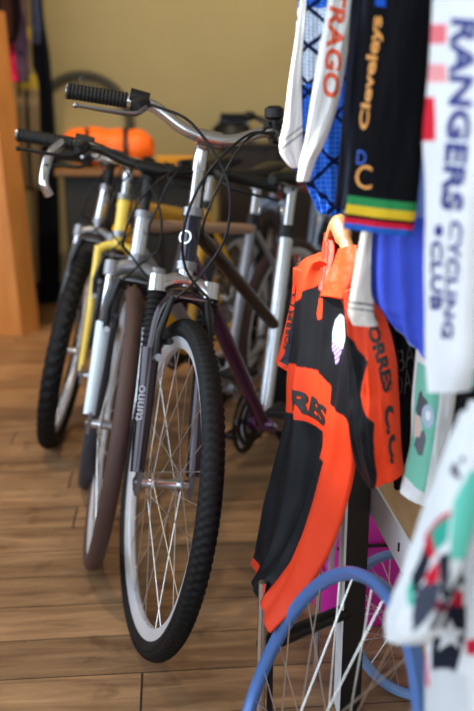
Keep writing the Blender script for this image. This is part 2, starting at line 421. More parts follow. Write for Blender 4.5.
    if bar_ends:
        s0 = -1
        q0 = fa(ba+rise-.004, ext-.03, s0*hw*.68)
        b = MB().tube(smooth([q0, q0+V((.05, 0, -.03)), q0+V((.08, .005, -.09)), q0+V((.07, .01, -.125))], 6), [.013, .0115], M_CHROME, 12)
        b.build('bar_end', hbm)['label'] = 'curved chrome bar end'
    if bell:
        q0 = fa(ba+rise*.9+.012, ext-.012, hw*.50)
        b = MB().tube([q0-V((0, 0, .01)), q0+V((0, 0, .022))], .008, M_BLACK, 10)
        b.tube([q0+V((0, 0, .018)), q0+V((0, 0, .024)), q0+V((0, 0, .042)), q0+V((0, 0, .048))], [.012, .021, .021, .012], M_BLACK, 16); b.build('bell', hbm)
    if cables:
        for sgn, tgt in ((-1, fa(cr-.04, .066, -.035)), (1, fa(cr-.03, .07, .045))):
            k0 = fa(ba+rise-.016, ext+.026, sgn*hw*.46)
            MB().tube(smooth([k0, fa(ba+.0, ext+.075, sgn*hw*.2), fa(ba-.1, ext+.10, -sgn*.02), fa(ba-.2, ext+.07, -sgn*.045), fa(cr+.03, .075, -sgn*.02), tgt], 6), .0031, M_BLACK, 8).build('brake_cable', hbm)
        k0 = fa(ba+rise-.01, ext+.02, hw*.4)
        MB().tube(smooth([k0, fa(ba-.01, ext+.06, .06), fa(ba-.09, ext+.03, .03), ht-a*.05+V((0, .03, 0)), (ht-a*.03).lerp(tts, .3)+V((0, .02, -.01))], 6), .0028, M_BLACK, 8).build('gear_cable', hbm)
    # saddle and post
    sp = BB+sd*((saddle_z-.03-BB.z)/sd.z)
    b = MB(); rows = [(.14, .012, .012, .000), (.115, .020, .016, .004), (.05, .026, .018, .002), (-.02, .045, .022, .0), (-.08, .072, .026, .006), (-.12, .078, .026, .012), (-.14, .055, .018, .012)]
    n = 18; k = b.mi(saddle_m); o0 = len(b.v)
    for (xx, w_, h_, dz) in rows:
        for j in range(n):
            t = 2*PI*j/n; ct, st_ = math.cos(t), math.sin(t)
            b.v.append(sp+V((xx, w_*ct, .035+dz+h_*(st_ if st_ > 0 else st_*.9))))
    for i in range(len(rows)-1):
        for j in range(n): b.f.append((i*n+j, i*n+(j+1) % n, (i+1)*n+(j+1) % n, (i+1)*n+j)); b.m.append(k)
    b.f += [tuple(range(n)), tuple((len(rows)-1)*n+j for j in range(n))]; b.m += [k, k]
    sad = b.build('saddle', root)
    b = MB().tube([ST-sd*.02, sp+sd*.005], .0135, M_ALU, 12).tube([sp+V((-.03, 0, .004)), sp+V((.03, 0, .004))], .012, M_STEEL, 10)
    for sgn in (-1, 1): b.tube(smooth([sp+V((.11, sgn*.01, .028)), sp+V((.03, sgn*.02, .01)), sp+V((-.05, sgn*.022, .01)), sp+V((-.1, sgn*.04, .03))], 4), .0035, M_STEEL, 6)
    b.build('seat_post', sad)
    # crankset
    b = MB()
    for rad, yy in ((.088, -.050), (.068, -.043), (.048, -.037)):
        pr = [(rad, yy-.0015), (rad, yy+.0015), (rad-.014, yy+.0015), (rad-.014, yy-.0015)]
        b.ring(pr, M_GOLD, 64, Matrix.Translation(BB))
        for j in range(int(rad*480)):
            t = 2*PI*j/int(rad*480); c_, s_ = math.cos(t), math.sin(t)
            b.tube([BB+V((c_*(rad-.001), yy, s_*(rad-.001))), BB+V((c_*(rad+.004), yy, s_*(rad+.004)))], .002, M_GOLD, 4)
    for j in range(5):
        t = 2*PI*j/5+.3; b.tube([BB+V((0, -.05, 0)), BB+V((.078*math.cos(t), -.05, .078*math.sin(t)))], [.014, .007], M_STEEL, 8)
    b.tube([BB+V((0, -.06, 0)), BB+V((0, .06, 0))], .013, M_STEEL, 12)
    crk = b.build('crankset', root)
    for sgn in (-1, 1):
        th = math.radians(215 if sgn < 0 else 35); e = BB+V((.17*math.cos(th), sgn*.075, .17*math.sin(th)))
        MB().tube([BB+V((0, sgn*.062, 0)), e], [.014, .010], M_STEEL, 10, sq=.7).build('crank_arm', crk)
        MB().box((-.04, -.045, -.011), (.04, .045, .011), M_BLACK, M=Matrix.Translation(e+V((0, sgn*.055, 0))), bev=.006).build('pedal', crk)
    # chain and rear sprockets
    b = MB()
    for i, rad in enumerate((.052, .046, .040, .034, .028, .022)):
        b.ring([(rad, -.034-i*.003), (rad, -.0325-i*.003), (rad-.012, -.0325-i*.003), (rad-.012, -.034-i*.003)], M_STEEL, 40, Matrix.Translation(RA))
    b.tube([BB+V((-.01, -.043, .068)), RA+V((0, -.043, .034))], .0045, M_GOLD, 6); b.tube([BB+V((-.01, -.043, -.068)), RA+V((.02, -.043, -.1))], .0045, M_GOLD, 6)
    b.tube([RA+V((.0, -.05, -.03)), RA+V((.02, -.045, -.1))], .009, M_BLACK, 8)
    b.build('drivetrain', root)
    # kickstand touching the floor on the lean side
    k0 = V((bbx-.1, .03, .26)); ksd = Lm.inverted() @ V((0, 0, 1))
    b = MB(); inv = Wm.inverted(); w0 = Wm @ k0; w1 = w0+ly*.13-fx*.06; w1.z = .006
    b.tube([k0, inv @ w1], .008, M_BLACK if c_bar is M_MATTE else M_STEEL, 10); b.build('kickstand', root)
    return root

P_DARK = mat('dark_plum_paint', (44, 32, 40), .25, .5, coat=.6)
P_NAVY = mat('dark_navy_paint', (30, 32, 52), .18, .6, coat=.9)
P_PURPLE = mat('purple_metallic_paint', (84, 40, 84), .25, .6, coat=.7)
P_BROWN = mat('dark_brown_paint', (62, 48, 44), .3, .5, coat=.5)
P_SILVER = mat('silver_paint', (205, 208, 214), .25, .85, coat=.5, var=.03)
P_WHITEBLUE = mat('pale_blue_white_paint', (206, 222, 232), .3, .1, coat=.6, var=.04)
P_TAN = mat('tan_paint', (176, 138, 110), .4, .0, coat=.3)
P_GREY = mat('grey_paint', (150, 150, 156), .35, .5)
P_YELLOW = mat('yellow_paint', (238, 176, 30), .35, coat=.5)
P_CREAM = mat('pale_yellow_paint', (244, 214, 92), .35, coat=.5)
P_RED = mat('orange_red_paint', (214, 74, 34), .35, coat=.5)
P_BLUE = mat('light_blue_grey_paint', (140, 160, 190), .35, .3, coat=.5)
P_CHAR = mat('charcoal_paint', (46, 46, 50), .35, .3, coat=.3)

A = make_bike('hybrid bicycle nearest the camera with silver riser handlebar and ribbed fork boots', -.048, 1.563, -30.7, 43.7, 1.3, r=.35, cr=.421, ba=.734, ext=.053, hw=.294, rise=.051, bbx=-.586,
    tw=.044, tread=.0028, nlug=130, seat_k=1.25, badge=True, c_head=P_NAVY, c_top=P_BROWN, c_down=P_PURPLE, c_seat=P_SILVER, c_stay=P_BROWN, c_fork=P_DARK, c_bar=M_ALU, c_crown=M_ALU, boots=True,
    tt_z=.54, seat_z=.80, saddle_z=.93, lever_m=M_STEEL, bell=True, decals='TURISMO', lettering='tunno')
B = make_bike('bicycle with flat matt black handlebar, brown tyres and silver head tube', -.178, 1.919, -35.8, 41.5, 1.2, r=.352, cr=.395, ba=.655, ext=.041, hw=.335, rise=.03, bbx=-.603,
    tw=.040, tyre_m=M_BRTYRE, c_head=P_SILVER, c_top=P_TAN, c_down=P_GREY, c_seat=P_GREY, c_stay=P_GREY, c_fork=P_WHITEBLUE, c_arch=P_CHAR, c_bar=M_MATTE, c_crown=P_GREY, tt_z=.76, seat_z=.80, saddle_z=.92, bar_ends=True, headspan=(.03, .15), susp=True)
Cb = make_bike('bicycle with yellow frame and pale yellow fork, third from the right', -.240, 2.37, -30, 34, .6, r=.341, cr=.40, ba=.66, ext=.05, hw=.24, rise=.0,
    tw=.048, tyre_m=M_GREYTYRE, c_head=P_CREAM, c_arch=None, c_top=P_YELLOW, c_down=P_YELLOW, c_seat=P_YELLOW, c_stay=P_YELLOW, c_fork=P_CREAM, c_bar=M_CHROME, c_crown=P_CREAM, susp=False, tube_k=1.55)
Db = make_bike('mountain bicycle with fat knobbly black tyres at the left end of the row', -.386, 2.713, -34.8, 32.4, -3.4, r=.343, cr=.41, ba=.66, ext=.05, hw=.24, rise=.02,
    tw=.062, tread=.006, nlug=56, c_head=M_CHROME, c_top=P_CHAR, c_down=P_CHAR, c_seat=P_CHAR, c_stay=P_CHAR, c_fork=P_CHAR, c_bar=M_MATTE, c_crown=M_STEEL)
Eb = make_bike('orange-red bicycle standing farthest back behind the row', .42, 3.68, -31, 20, 2, r=.34, c_head=P_RED, c_top=P_RED, c_down=P_RED, c_seat=P_BLUE, c_stay=P_BLUE, c_fork=P_BLUE, c_bar=M_MATTE, ba=.78, tyre_m=M_RUB)
Fb = make_bike('light blue bicycle with tan tyres behind the orange and black jersey', .62, 3.2, -31, 24, 2, r=.34, c_head=P_BLUE, c_top=P_BROWN, c_down=P_BROWN, c_seat=P_BLUE, c_stay=P_BLUE, c_fork=P_BLUE, c_bar=M_MATTE, ba=.74, tyre_m=M_TANTYRE)

# ------------------------------------------------------------------ blue wheels leaning on the display stand
M_BLUERIM = mat('blue_anodised_rim', (84, 124, 192), .3, .25, coat=.3, var=.05)
M_PALERIM = mat('pale_blue_rim', (126, 160, 210), .35, .4, coat=.3, var=.05)
def loose_wheel(x, y, yaw, lean, R, label, rm=None):
    a_ = V((math.cos(yaw), math.sin(yaw), 0)); n_ = V((-math.sin(yaw), math.cos(yaw), 0))
    up = V((0, 0, 1))*math.cos(lean)+n_*math.sin(lean); ax = up.cross(a_)
    c = V((x, y, R*math.cos(lean)))
    root = thing('bicycle_wheel', c-up*R, label, 'wheel', 'blue rimmed wheels by the display stand')
    M = Matrix(((a_.x, ax.x, up.x, up.x*R), (a_.y, ax.y, up.y, up.y*R), (a_.z, ax.z, up.z, up.z*R+.004), (0, 0, 0, 1)))
    wheel('rim', root, M, R, .02, rm or M_BLUERIM, M_RUB, ns=32, tyre=False, rimd=.017, rimw=.020, spoke_r=.00105)
    return root

# ------------------------------------------------------------------ cloth pieces
M_CLOTH = mat('knit_fabric', (255, 255, 255), .72, bump=.25, bscale=900, var=.05, vscale=30, sheen=0., spec=.05, attr='dye')
M_POLY = mat('shiny_polyester', (255, 255, 255), .5, bump=.12, bscale=700, var=.04, vscale=30, sheen=.0, spec=.2, attr='dye')
def cat(arr, t):
    n = len(arr)-1; x = min(max(t, 0), 1)*n; i = min(int(x), n-1); f = x-i
    p1, p2 = arr[i], arr[i+1]; p0 = arr[i-1] if i else p1*2-p2; p3 = arr[i+2] if i+2 <= n else p2*2-p1
    return .5*((2*p1)+(p2-p0)*f+(2*p0-5*p1+4*p2-p3)*f*f+(3*p1-p0-3*p2+p3)*f**3)
def proj(p):
    d = p-cC; z = d.dot(cF); return 237+FPX*d.dot(cR)/z, 355.5-FPX*d.dot(cU)/z
def inside(u, v, poly):
    c = False; n = len(poly); j = n-1
    for i in range(n):
        (x0, y0), (x1, y1) = poly[i], poly[j]
        if (y0 > v) != (y1 > v) and u < (x1-x0)*(v-y0)/(y1-y0)+x0: c = not c
        j = i
    return c
class Piece:
    """closed flattened cloth tube; rows = (u_left, v_left, d_left, u_right, v_right, d_right, half thickness)"""
    def __init__(s, rows, wr=.004, folds=3., seed=0, e=.8, m=None, crease=0.):
        s.m = m or M_CLOTH; s.crease = crease; s.rows = rows; s.wr = wr; s.folds = folds; s.seed = seed; s.e = e
        s.Pl = [at(r[0], r[1], r[2]) for r in rows]; s.Pr = [at(r[3], r[4], r[5]) for r in rows]
        s.th = [r[6] for r in rows]; s.grid = None
    def row(s, t):
        pl, pr = cat(s.Pl, t), cat(s.Pr, t); c = (pl+pr)/2; a_ = (pr-pl)/2; th = max(cat(s.th, t), .001)
        dn = (cat(s.Pl, min(t+.02, 1))+cat(s.Pr, min(t+.02, 1))-cat(s.Pl, max(t-.02, 0))-cat(s.Pr, max(t-.02, 0)))
        b_ = a_.cross(dn).normalized()
        if b_.dot(cC-c) < 0: b_ = -b_
        return c, a_, b_, th
    def P(s, X, t, front=1, off=0., wr=True, rw=None):
        c, a_, b_, th = rw or s.row(t)
        Y = (max(0., 1-abs(X)**(2/s.e)))**(s.e/2)*front; sx = (X+1)/2; w = 0.
        if wr:
            w = s.wr*(math.sin(sx*2*PI*s.folds+2.2*math.sin(t*3.1+s.seed)+s.seed*1.7)*.6+1.3*noise.noise(V((sx*3+s.seed*7, t*4, s.seed*3.3)))+.5*noise.noise(V((sx*9, t*11, s.seed*5.1))))
            if s.crease:
                for q in range(4):   # long sharp folds
                    x0 = (.09, .40, .63, .84)[q]+.10*noise.noise(V((t*1.7, q*9.1, s.seed)))+(.16, .05, -.08, -.16)[q]*(t-.4)
                    w += s.crease*math.exp(-((sx-x0)/.045)**2)*(.45+.9*noise.noise(V((t*2.3+q*5, 3.7, s.seed))))
            w *= max(0, min(1, sx*6, (1-sx)*6))
        return c+a_*X+b_*(th*Y+w+off)
    def inv(s, u, v):
        if s.grid is None:
            s.grid = [(X/20, t/40, proj(s.P(X/20, t/40, wr=False))) for X in range(-18, 20) for t in range(41)]
        X, t, q = min(s.grid, key=lambda g: (g[2][0]-u)**2+(g[2][1]-v)**2)
        for _ in range(5):
            p0 = proj(s.P(X, t, wr=False)); h = .004; hx = h if X < .9 else -h; ht_ = h if t < .9 else -h
            px = proj(s.P(X+hx, t, wr=False)); pt = proj(s.P(X, t+ht_, wr=False))
            a, b, c, d = (px[0]-p0[0])/hx, (pt[0]-p0[0])/ht_, (px[1]-p0[1])/hx, (pt[1]-p0[1])/ht_
            det = a*d-b*c
            if abs(det) < 1e-6: break
            du, dv = u-p0[0], v-p0[1]
            X += max(-.1, min(.1, (d*du-b*dv)/det)); t += max(-.1, min(.1, (a*dv-c*du)/det))
            X = max(-.96, min(.985, X)); t = max(0, min(1, t))
        return X, t
    def mesh(s, name, parent, colour, NU=64, NV=120):
        NF = int(NU*.72); NB = max(6, NU-NF)
        cols = [(-math.cos(PI*(.35*j/NF+.65*(math.acos(1-2*j/NF)/PI if False else j/NF))), 1) for j in range(NF+1)] + [(math.cos(PI*j/NB), -1) for j in range(1, NB)]
        cols = [((2*j/NF-1)*.86+.14*math.sin((2*j/NF-1)*PI/2), 1) for j in range(NF+1)] + cols[NF+1:]
        N_ = len(cols); vs, fs, g = [], [], []
        for i in range(NV+1):
            t = i/NV; rw = s.row(t)
            vs += [s.P(X, t, f, rw=rw) for X, f in cols]
            g.append([proj(s.P(X, t, 1, wr=False, rw=rw)) for X, f in cols])
        dye = []
        for i in range(NV+1):
            for jx in range(N_):
                X, f = cols[jx]; u, v = g[i][jx]; t = i/NV; acc = [0, 0, 0]; k = 0
                nb = [(u, v, t)]
                if f > 0:
                    for ii, jj in ((i-1, jx), (i+1, jx), (i, jx-1), (i, jx+1)):
                        if 0 <= ii <= NV and 0 <= jj <= NF:
                            u2, v2 = g[ii][jj]; nb.append((u+(u2-u)*.33, v+(v2-v)*.33, t+(ii-i)/NV*.33))
                for (uu, vv, tt) in nb:
                    c = lin(colour(uu, vv, (X+1)/2, tt)); acc = [acc[q]+c[q] for q in range(3)]; k += 1
                dye += [acc[0]/k, acc[1]/k, acc[2]/k, 1.]
        for i in range(NV):
            for jx in range(N_):
                j2 = (jx+1) % N_; fs.append((i*N_+jx, (i+1)*N_+jx, (i+1)*N_+j2, i*N_+j2))
        fs.append(tuple(range(N_))); fs.append(tuple(NV*N_+j for j in range(N_))[::-1])
        me = bpy.data.meshes.new(name); me.from_pydata([tuple(p) for p in vs], [], fs); me.materials.append(s.m)
        me.polygons.foreach_set('use_smooth', [True]*len(fs))
        me.color_attributes.new('dye', 'FLOAT_COLOR', 'POINT').data.foreach_set('color', dye); me.update()
        o = bpy.data.objects.new(name, me); COL.objects.link(o)
        if parent: o.parent = parent; o.matrix_parent_inverse = parent.matrix_world.inverted()
        return o
    def text(s, body, O, X, Y, m, parent, name='lettering', bold=.02, off=.0014):
        """letter the cloth: O, X, Y = origin and box edges of the word on the garment"""
        vs, fs, _ = text_geo(body, bold); b = MB()
        for tx, ty in vs:
            x_, t = s.inv(O[0]+X[0]*tx+Y[0]*ty, O[1]+X[1]*tx+Y[1]*ty); b.v.append(s.P(x_, t, 1, off))
        b.f = list(fs); b.m = [b.mi(m)]*len(fs); o = b.build(name, None, flat=True)
        if parent: o.parent = parent; o.matrix_parent_inverse = parent.matrix_world.inverted()
        return o
def adopt(o, parent):
    o.parent = parent; o.matrix_parent_inverse = parent.matrix_world.inverted(); return o
def garment(name, label, cat_, loc, group=None):
    o = thing(name, loc, label, cat_, group); bpy.context.view_layer.update(); return o
def flatrows(rows, d=None, th=.012, slope=0, dd=0):
    """(v, u_left, u_right) rows -> full rows; right edge lower by slope px and nearer by dd"""
    return [(r[1], r[0], d, r[2], r[0]+slope, d-dd, th) for r in rows]
def circle(cx, cy, rx, ry, n=20): return [(cx+rx*math.cos(2*PI*i/n), cy+ry*math.sin(2*PI*i/n)) for i in range(n)]
def star(cx, cy, r1, r2): return [(cx+(r1 if i % 2 == 0 else r2)*math.sin(PI*i/5), cy-(r1 if i % 2 == 0 else r2)*math.cos(PI*i/5)) for i in range(10)]

INK_BLACK = mat('black_print', (24, 20, 20), .6); INK_NAVY = mat('navy_print', (30, 42, 128), .6); INK_GOLD = mat('amber_print', (214, 142, 52), .55)
INK_RED = mat('orange_red_print', (226, 84, 42), .6); INK_BLUE = mat('blue_print', (30, 84, 190), .6); INK_GREY = mat('charcoal_print', (58, 58, 62), .6); INK_PINK = mat('pale_red_print', (232, 120, 128), .6)
INK_WHITE = mat('white_print', (225, 228, 232), .6); INK_PALE = mat('pale_blue_print', (190, 208, 224), .6); INK_SKIN = mat('pale_pink_print', (222, 190, 182), .6); INK_DGREY = mat('grey_print', (96, 98, 106), .6); INK_TEAL = mat('teal_print', (120, 196, 172), .6); INK_PURPLE = mat('purple_print', (98, 60, 150), .6)
OR = (222, 62, 28); BK = (16, 18, 23)

# ---- orange and black jersey
J = garment('cycling_jersey', 'orange and black cycling jersey hanging on a wooden hanger above the blue rim', 'jersey', at(300, 600, 1.2))
body = Piece([(321, 252, 1.31, 352, 284, 1.13, .008), (300, 266, 1.40, 364, 300, 1.08, .012), (296, 312, 1.40, 360, 358, 1.085, .014), (289, 372, 1.40, 353, 425, 1.09, .014), (287, 412, 1.39, 353, 474, 1.09, .014),
              (275, 470, 1.37, 332, 545, 1.09, .013), (262, 526, 1.34, 302, 598, 1.09, .011), (254, 556, 1.33, 270, 633, 1.09, .008)], wr=.006, folds=2.4, seed=1, m=M_POLY, crease=.012)
BADGE = [(333, 330), (335, 320), (339, 314), (343, 319), (344.5, 328), (343.5, 340), (341, 349), (338, 346), (335, 344), (332.5, 341)]
SPIKE = [(332.5, 341), (335, 344), (338, 346), (341, 349), (339.5, 354), (337.5, 364), (335.5, 364), (335, 355), (332.5, 349)]
PATCH = [(316, 298), (323, 299), (324, 316), (314, 320), (313, 314)]
YOKE = [(280, 225), (370, 225), (372, 300), (356, 372), (349, 350), (341, 300), (322, 291), (316, 284), (296, 301), (270, 306)]
BAND = [(284, 362), (300, 366), (322, 374), (331, 386), (329.5, 404), (345, 417), (351, 430), (350, 470), (333, 466), (318, 458), (321, 446), (322, 432), (305, 420), (286, 411), (270, 405), (270, 366)]
SIDE = [(326, 461), (336, 445), (349, 432), (380, 440), (380, 560), (300, 660), (240, 660), (258, 606), (275, 580), (291, 558), (303, 532), (313, 500)]
def jcol(u, v, s, t):
    if inside(u, v, BADGE): return (196, 222, 224) if v < 336 or u > 338 else (150, 190, 180)
    if inside(u, v, SPIKE): return (110, 74, 160) if (u*1.3+v) % 5 < 3 else (200, 190, 215)
    for q in (YOKE, BAND, SIDE, PATCH):
        if inside(u, v, q): return OR
    if t > .965 and s < .3: return OR
    return BK
ob = body.mesh('body', J, jcol, 230, 330)
body.text('FORRES', (285, 383), (39, 27.5), (0, 21), INK_BLACK, ob, bold=.03) if False else None
body.text('RES', (297, 408), (29, 19), (1.5, -20), INK_BLACK, ob, bold=.05)
sl = Piece([(344, 290, 1.07, 372, 288, 1.05, .016), (347, 328, 1.07, 386, 326, 1.03, .02), (350, 362, 1.07, 393, 360, 1.02, .022), (351, 395, 1.07, 396, 395, 1.02, .022), (352, 428, 1.07, 398, 430, 1.02, .022), (357, 460, 1.07, 400, 456, 1.02, .02), (370, 484, 1.07, 403, 474, 1.02, .018)], wr=.004, folds=1.5, seed=3, m=M_POLY, crease=.006)
def scol(u, v, s, t):
    pts = [(280, 340), (300, 344), (326, 349), (349, 360), (362, 369), (381, 363), (395, 361), (412, 366), (423, 375), (440, 374), (478, 377), (600, 377)]
    for (a0, b0), (a1, b1) in zip(pts, pts[1:]):
        if a0 <= v <= a1: return OR if u > b0+(b1-b0)*(v-a0)/(a1-a0) else BK
    return OR
os_ = sl.mesh('sleeve', J, scol, 130, 220)
sl.text('FORRES', (364, 318), (20, 76), (12.5, -5), INK_BLACK, os_, bold=.05)
sl.text('C.C.', (383, 406), (8, 58), (13.5, -2), INK_BLACK, os_, bold=.05)
fs_ = Piece([(299, 266, 1.40, 308, 270, 1.36, .012), (294, 300, 1.42, 313, 302, 1.36, .014), (286, 332, 1.43, 314, 338, 1.36, .016), (281, 352, 1.43, 311, 362, 1.36, .016), (277, 363, 1.43, 292, 374, 1.38, .012)], wr=.003, folds=1, seed=5, m=M_POLY)
of_ = fs_.mesh('sleeve', J, lambda u, v, s, t: OR if s < .34 or t > .93 or t < .2 else (36, 42, 54), 60, 90)
fs_.text('FORRES C.C.', (289, 350), (8, -64), (-5, -1), INK_BLACK, of_, bold=.02)
# collar: two turned flaps and the inside of the neck
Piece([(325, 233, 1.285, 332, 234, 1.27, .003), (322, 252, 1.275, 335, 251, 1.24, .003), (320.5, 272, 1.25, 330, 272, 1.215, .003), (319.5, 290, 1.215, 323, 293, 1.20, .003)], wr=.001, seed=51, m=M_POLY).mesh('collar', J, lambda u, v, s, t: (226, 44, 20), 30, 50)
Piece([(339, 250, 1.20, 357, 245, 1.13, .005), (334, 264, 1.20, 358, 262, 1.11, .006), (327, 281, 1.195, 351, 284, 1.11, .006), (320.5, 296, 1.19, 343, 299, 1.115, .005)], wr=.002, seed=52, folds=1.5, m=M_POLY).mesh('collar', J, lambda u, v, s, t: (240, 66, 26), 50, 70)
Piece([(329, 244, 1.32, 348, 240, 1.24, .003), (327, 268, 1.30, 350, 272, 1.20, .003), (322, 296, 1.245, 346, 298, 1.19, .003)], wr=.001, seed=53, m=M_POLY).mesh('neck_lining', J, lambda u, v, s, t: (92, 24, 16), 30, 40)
# wooden hanger holding it
M_HANG = wood_mat('hanger_wood', (136, 94, 58), (172, 126, 82), scale=20, rough=.4)
hang = thing('clothes_hanger', at(338, 222, 1.25), 'pale wooden clothes hanger holding the orange and black jersey', 'hanger'); bpy.context.view_layer.update()
hc = at(336, 222, 1.245)
b = MB().tube(smooth([at(324, 256, 1.325), at(329, 243, 1.29), hc, at(345, 241, 1.205), at(351, 262, 1.175)], 6), [.008]*3+[.010]*4+[.013]*5+[.015]*6+[.011]*4+[.008]*3, M_HANG, 12, sq=.6)
adopt(b.build('shoulder_bar'), hang)
b = MB().tube(smooth([hc, hc+V((0, 0, .07)), hc+V((.004, .012, .095)), hc+V((.008, .004, .112)), hc+V((.008, -.016, .104))], 5), .0018, M_STEEL, 8)
adopt(b.build('hook'), hang)

GR = 'jerseys on the rail'
# ---- blue and white patterned jersey
G1 = garment('cycling_jersey', 'blue and white diamond patterned jersey with white sleeves at far end of rail', 'jersey', at(320, 200, 1.13), GR)
bp = Piece(flatrows([(-60, 300, 352), (0, 299, 351), (60, 295, 349), (120, 299, 347), (160, 299, 345), (185, 308, 342), (208, 322, 338)], 1.15, .012, slope=6, dd=.04), wr=.004, seed=8)
def pcol(u, v, s, t):
    per = 38 if v < 84 else 46
    a1 = abs(((v-46+.9*(u-309)) / per+.5) % 1-.5)*per; a2 = abs(((v-46-.9*(u-309)) / per+.5) % 1-.5)*per
    if min(a1, a2) < 2.6: return (14, 24, 62)
    if 8 < v < 84 and u < 326:
        if (u % 3.4 < .8) or (v % 3.4 < .8): return (120, 150, 190)
        return (220, 228, 238)
    if (u % 5 < .7) or (v % 5 < .8): return (74, 124, 208)
    return (22, 82, 190)
o1 = bp.mesh('body', G1, pcol, 190, 300)
lw = Piece(flatrows([(-50, 303, 308), (0, 300, 307), (40, 295, 304), (80, 289, 302), (120, 284, 303), (148, 279, 304), (164, 287, 306), (172, 298, 307)], 1.14, .012), wr=.003, seed=9, folds=1)
lw.mesh('sleeve', G1, lambda u, v, s, t: (90, 92, 100) if abs(v-(150-(u-280)*.75)) < 1.0 or abs(v-(143-(u-280)*.75)) < .8 else ((34, 60, 150) if v > 168 else (226, 224, 222)), 60, 150)
rw = Piece(flatrows([(-50, 334, 364), (0, 328, 357), (50, 319, 348), (100, 311, 339), (140, 305, 326), (160, 300, 316), (181, 297, 309)], 1.06, .014), wr=.003, seed=10, folds=1.2)
o2 = rw.mesh('sleeve', G1, lambda u, v, s, t: (228, 227, 226), 60, 150)
rw.text('TRAGO', (331, -16), (-9, 112), (16, 4), INK_RED, o2, bold=.03)

# ---- black jersey with rainbow cuff
G2 = garment('cycling_jersey', 'black jersey with amber lettering and a green, yellow, red and blue striped cuff', 'jersey', at(380, 236, .95), GR)
bs = Piece(flatrows([(-50, 375, 440), (0, 369, 434), (60, 362, 428), (120, 356, 423), (170, 351, 419), (200, 348, 416), (228, 344, 411)], .95, .014, slope=8, dd=.05), wr=.0035, seed=12, folds=1.3)
def rcol(u, v, s, t):
    w = v-8*s
    if v < 6 and 376 < u < 384: return (30, 84, 190)
    if w < 195: return (13, 13, 17)
    if w < 204: return (44, 128, 74)
    if w < 213: return (214, 178, 44)
    if w < 216.5: return (14, 12, 14)
    if w < 222: return (196, 30, 52)
    return (36, 88, 176)
o3 = bs.mesh('sleeve', G2, rcol, 60, 230)
bs.text('Cleveleys', (371, 131), (14, -114), (-13, -2), INK_GOLD, o3, bold=.03)
bs.text('C', (354, 188), (17, 2), (2, -24), INK_GOLD, o3, name='club_emblem', bold=.0)
bs.text('D', (356, 164), (9, 1), (1, -14), INK_BLUE, o3, name='club_emblem', bold=.0)
b2 = Piece(flatrows([(-50, 358, 392), (0, 351, 384), (60, 347, 376), (120, 342, 366), (170, 338, 360), (206, 334, 354)], 1.0, .01, slope=4), wr=.004, seed=13, folds=1.6)
b2.mesh('body', G2, lambda u, v, s, t: (46, 50, 64) if .3 < s < .7 else (24, 25, 34), 50, 120)  # bluish grey sheen put into the dye down the middle

# ---- royal blue jersey with white sleeve
G3 = garment('cycling_jersey', 'royal blue jersey with one white sleeve below the rainbow cuff', 'jersey', at(400, 360, .98), GR)
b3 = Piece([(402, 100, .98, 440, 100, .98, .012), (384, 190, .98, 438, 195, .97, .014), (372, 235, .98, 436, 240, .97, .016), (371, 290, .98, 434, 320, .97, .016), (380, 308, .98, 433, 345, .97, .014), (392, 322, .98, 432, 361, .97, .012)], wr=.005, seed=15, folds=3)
b3.mesh('body', G3, lambda u, v, s, t: (24, 36, 110) if s < .10 else ((150, 172, 226) if t > .965 and s < .6 else ((128, 154, 230) if t < .3 else (74, 94, 218))), 70, 120)  # blue dye lightened, most at the top, in place of stronger light
w3 = Piece(flatrows([(205, 366, 377), (235, 361, 376), (262, 356, 375), (290, 351, 375), (312, 348, 374), (324, 352, 378)], .99, .014), wr=.002, seed=16, folds=1)
w3.mesh('sleeve', G3, lambda u, v, s, t: (92, 90, 100) if abs(v-302-(u-350)*.15) < 1 or abs(v-308-(u-350)*.15) < .8 else (222, 214, 206), 40, 90)

# ---- white RANGERS jersey
G4 = garment('cycling_jersey', 'white jersey with large navy RANGERS CYCLING CLUB lettering down its hanging sleeve', 'jersey', at(450, 392, .74), GR)
b4 = Piece([(440, -50, .80, 506, -50, .70, .012), (438, 0, .80, 500, 0, .70, .014), (434, 60, .80, 497, 60, .70, .014), (431, 100, .80, 494, 100, .70, .015), (428, 140, .80, 490, 140, .70, .015), (431, 180, .80, 482, 180, .70, .015), (432, 240, .79, 475, 240, .70, .015), (433, 310, .78, 472, 310, .70, .015), (432, 360, .77, 470, 362, .70, .014), (433, 391, .76, 467, 391, .71, .012)], wr=.0025, seed=18, folds=1.2)
def wcol(u, v, s, t):
    if ((u-437.5)/4.2)**2+((v-231)/6)**2 < 1: return (30, 42, 128)
    if 97 < v < 141 and u < 435.5: return (214, 38, 58)
    if (24 < v < 44) and u < 447: return (232, 120, 130)
    if (64 < v < 82) and u < 446: return (238, 160, 164)
    return (230, 232, 236)
o4 = b4.mesh('sleeve', G4, wcol, 130, 260)
b4.text('RANGERS', (453, 18), (-13, 192), (25, 2), INK_NAVY, o4, bold=.03)
b4.text('CYCLING', (452, 220), (-10, 118), (13, 1), INK_NAVY, o4, bold=.025)
b4.text('CLUB', (431.5, 240), (-.5, 70), (10, 1), INK_NAVY, o4, bold=.025)

# ---- black jersey with faint print, behind the orange sleeve
G5 = garment('cycling_jersey', 'plain black jersey with faint charcoal lettering between orange sleeve and white T-shirt', 'jersey', at(405, 490, 1.13), GR)
b5 = Piece(flatrows([(250, 384, 445), (310, 387, 442), (350, 390, 438), (400, 392, 430), (450, 392, 422), (488, 394, 412)], 1.15, .012), wr=.004, seed=20)
o5 = b5.mesh('body', G5, lambda u, v, s, t: (20, 20, 23), 50, 90)
b5.text('BAR', (397, 372), (28, -14), (-1, -22), INK_GREY, o5, bold=.0)
b5.text('DAN', (394, 398), (28, -14), (-1, -22), INK_GREY, o5, bold=.0)

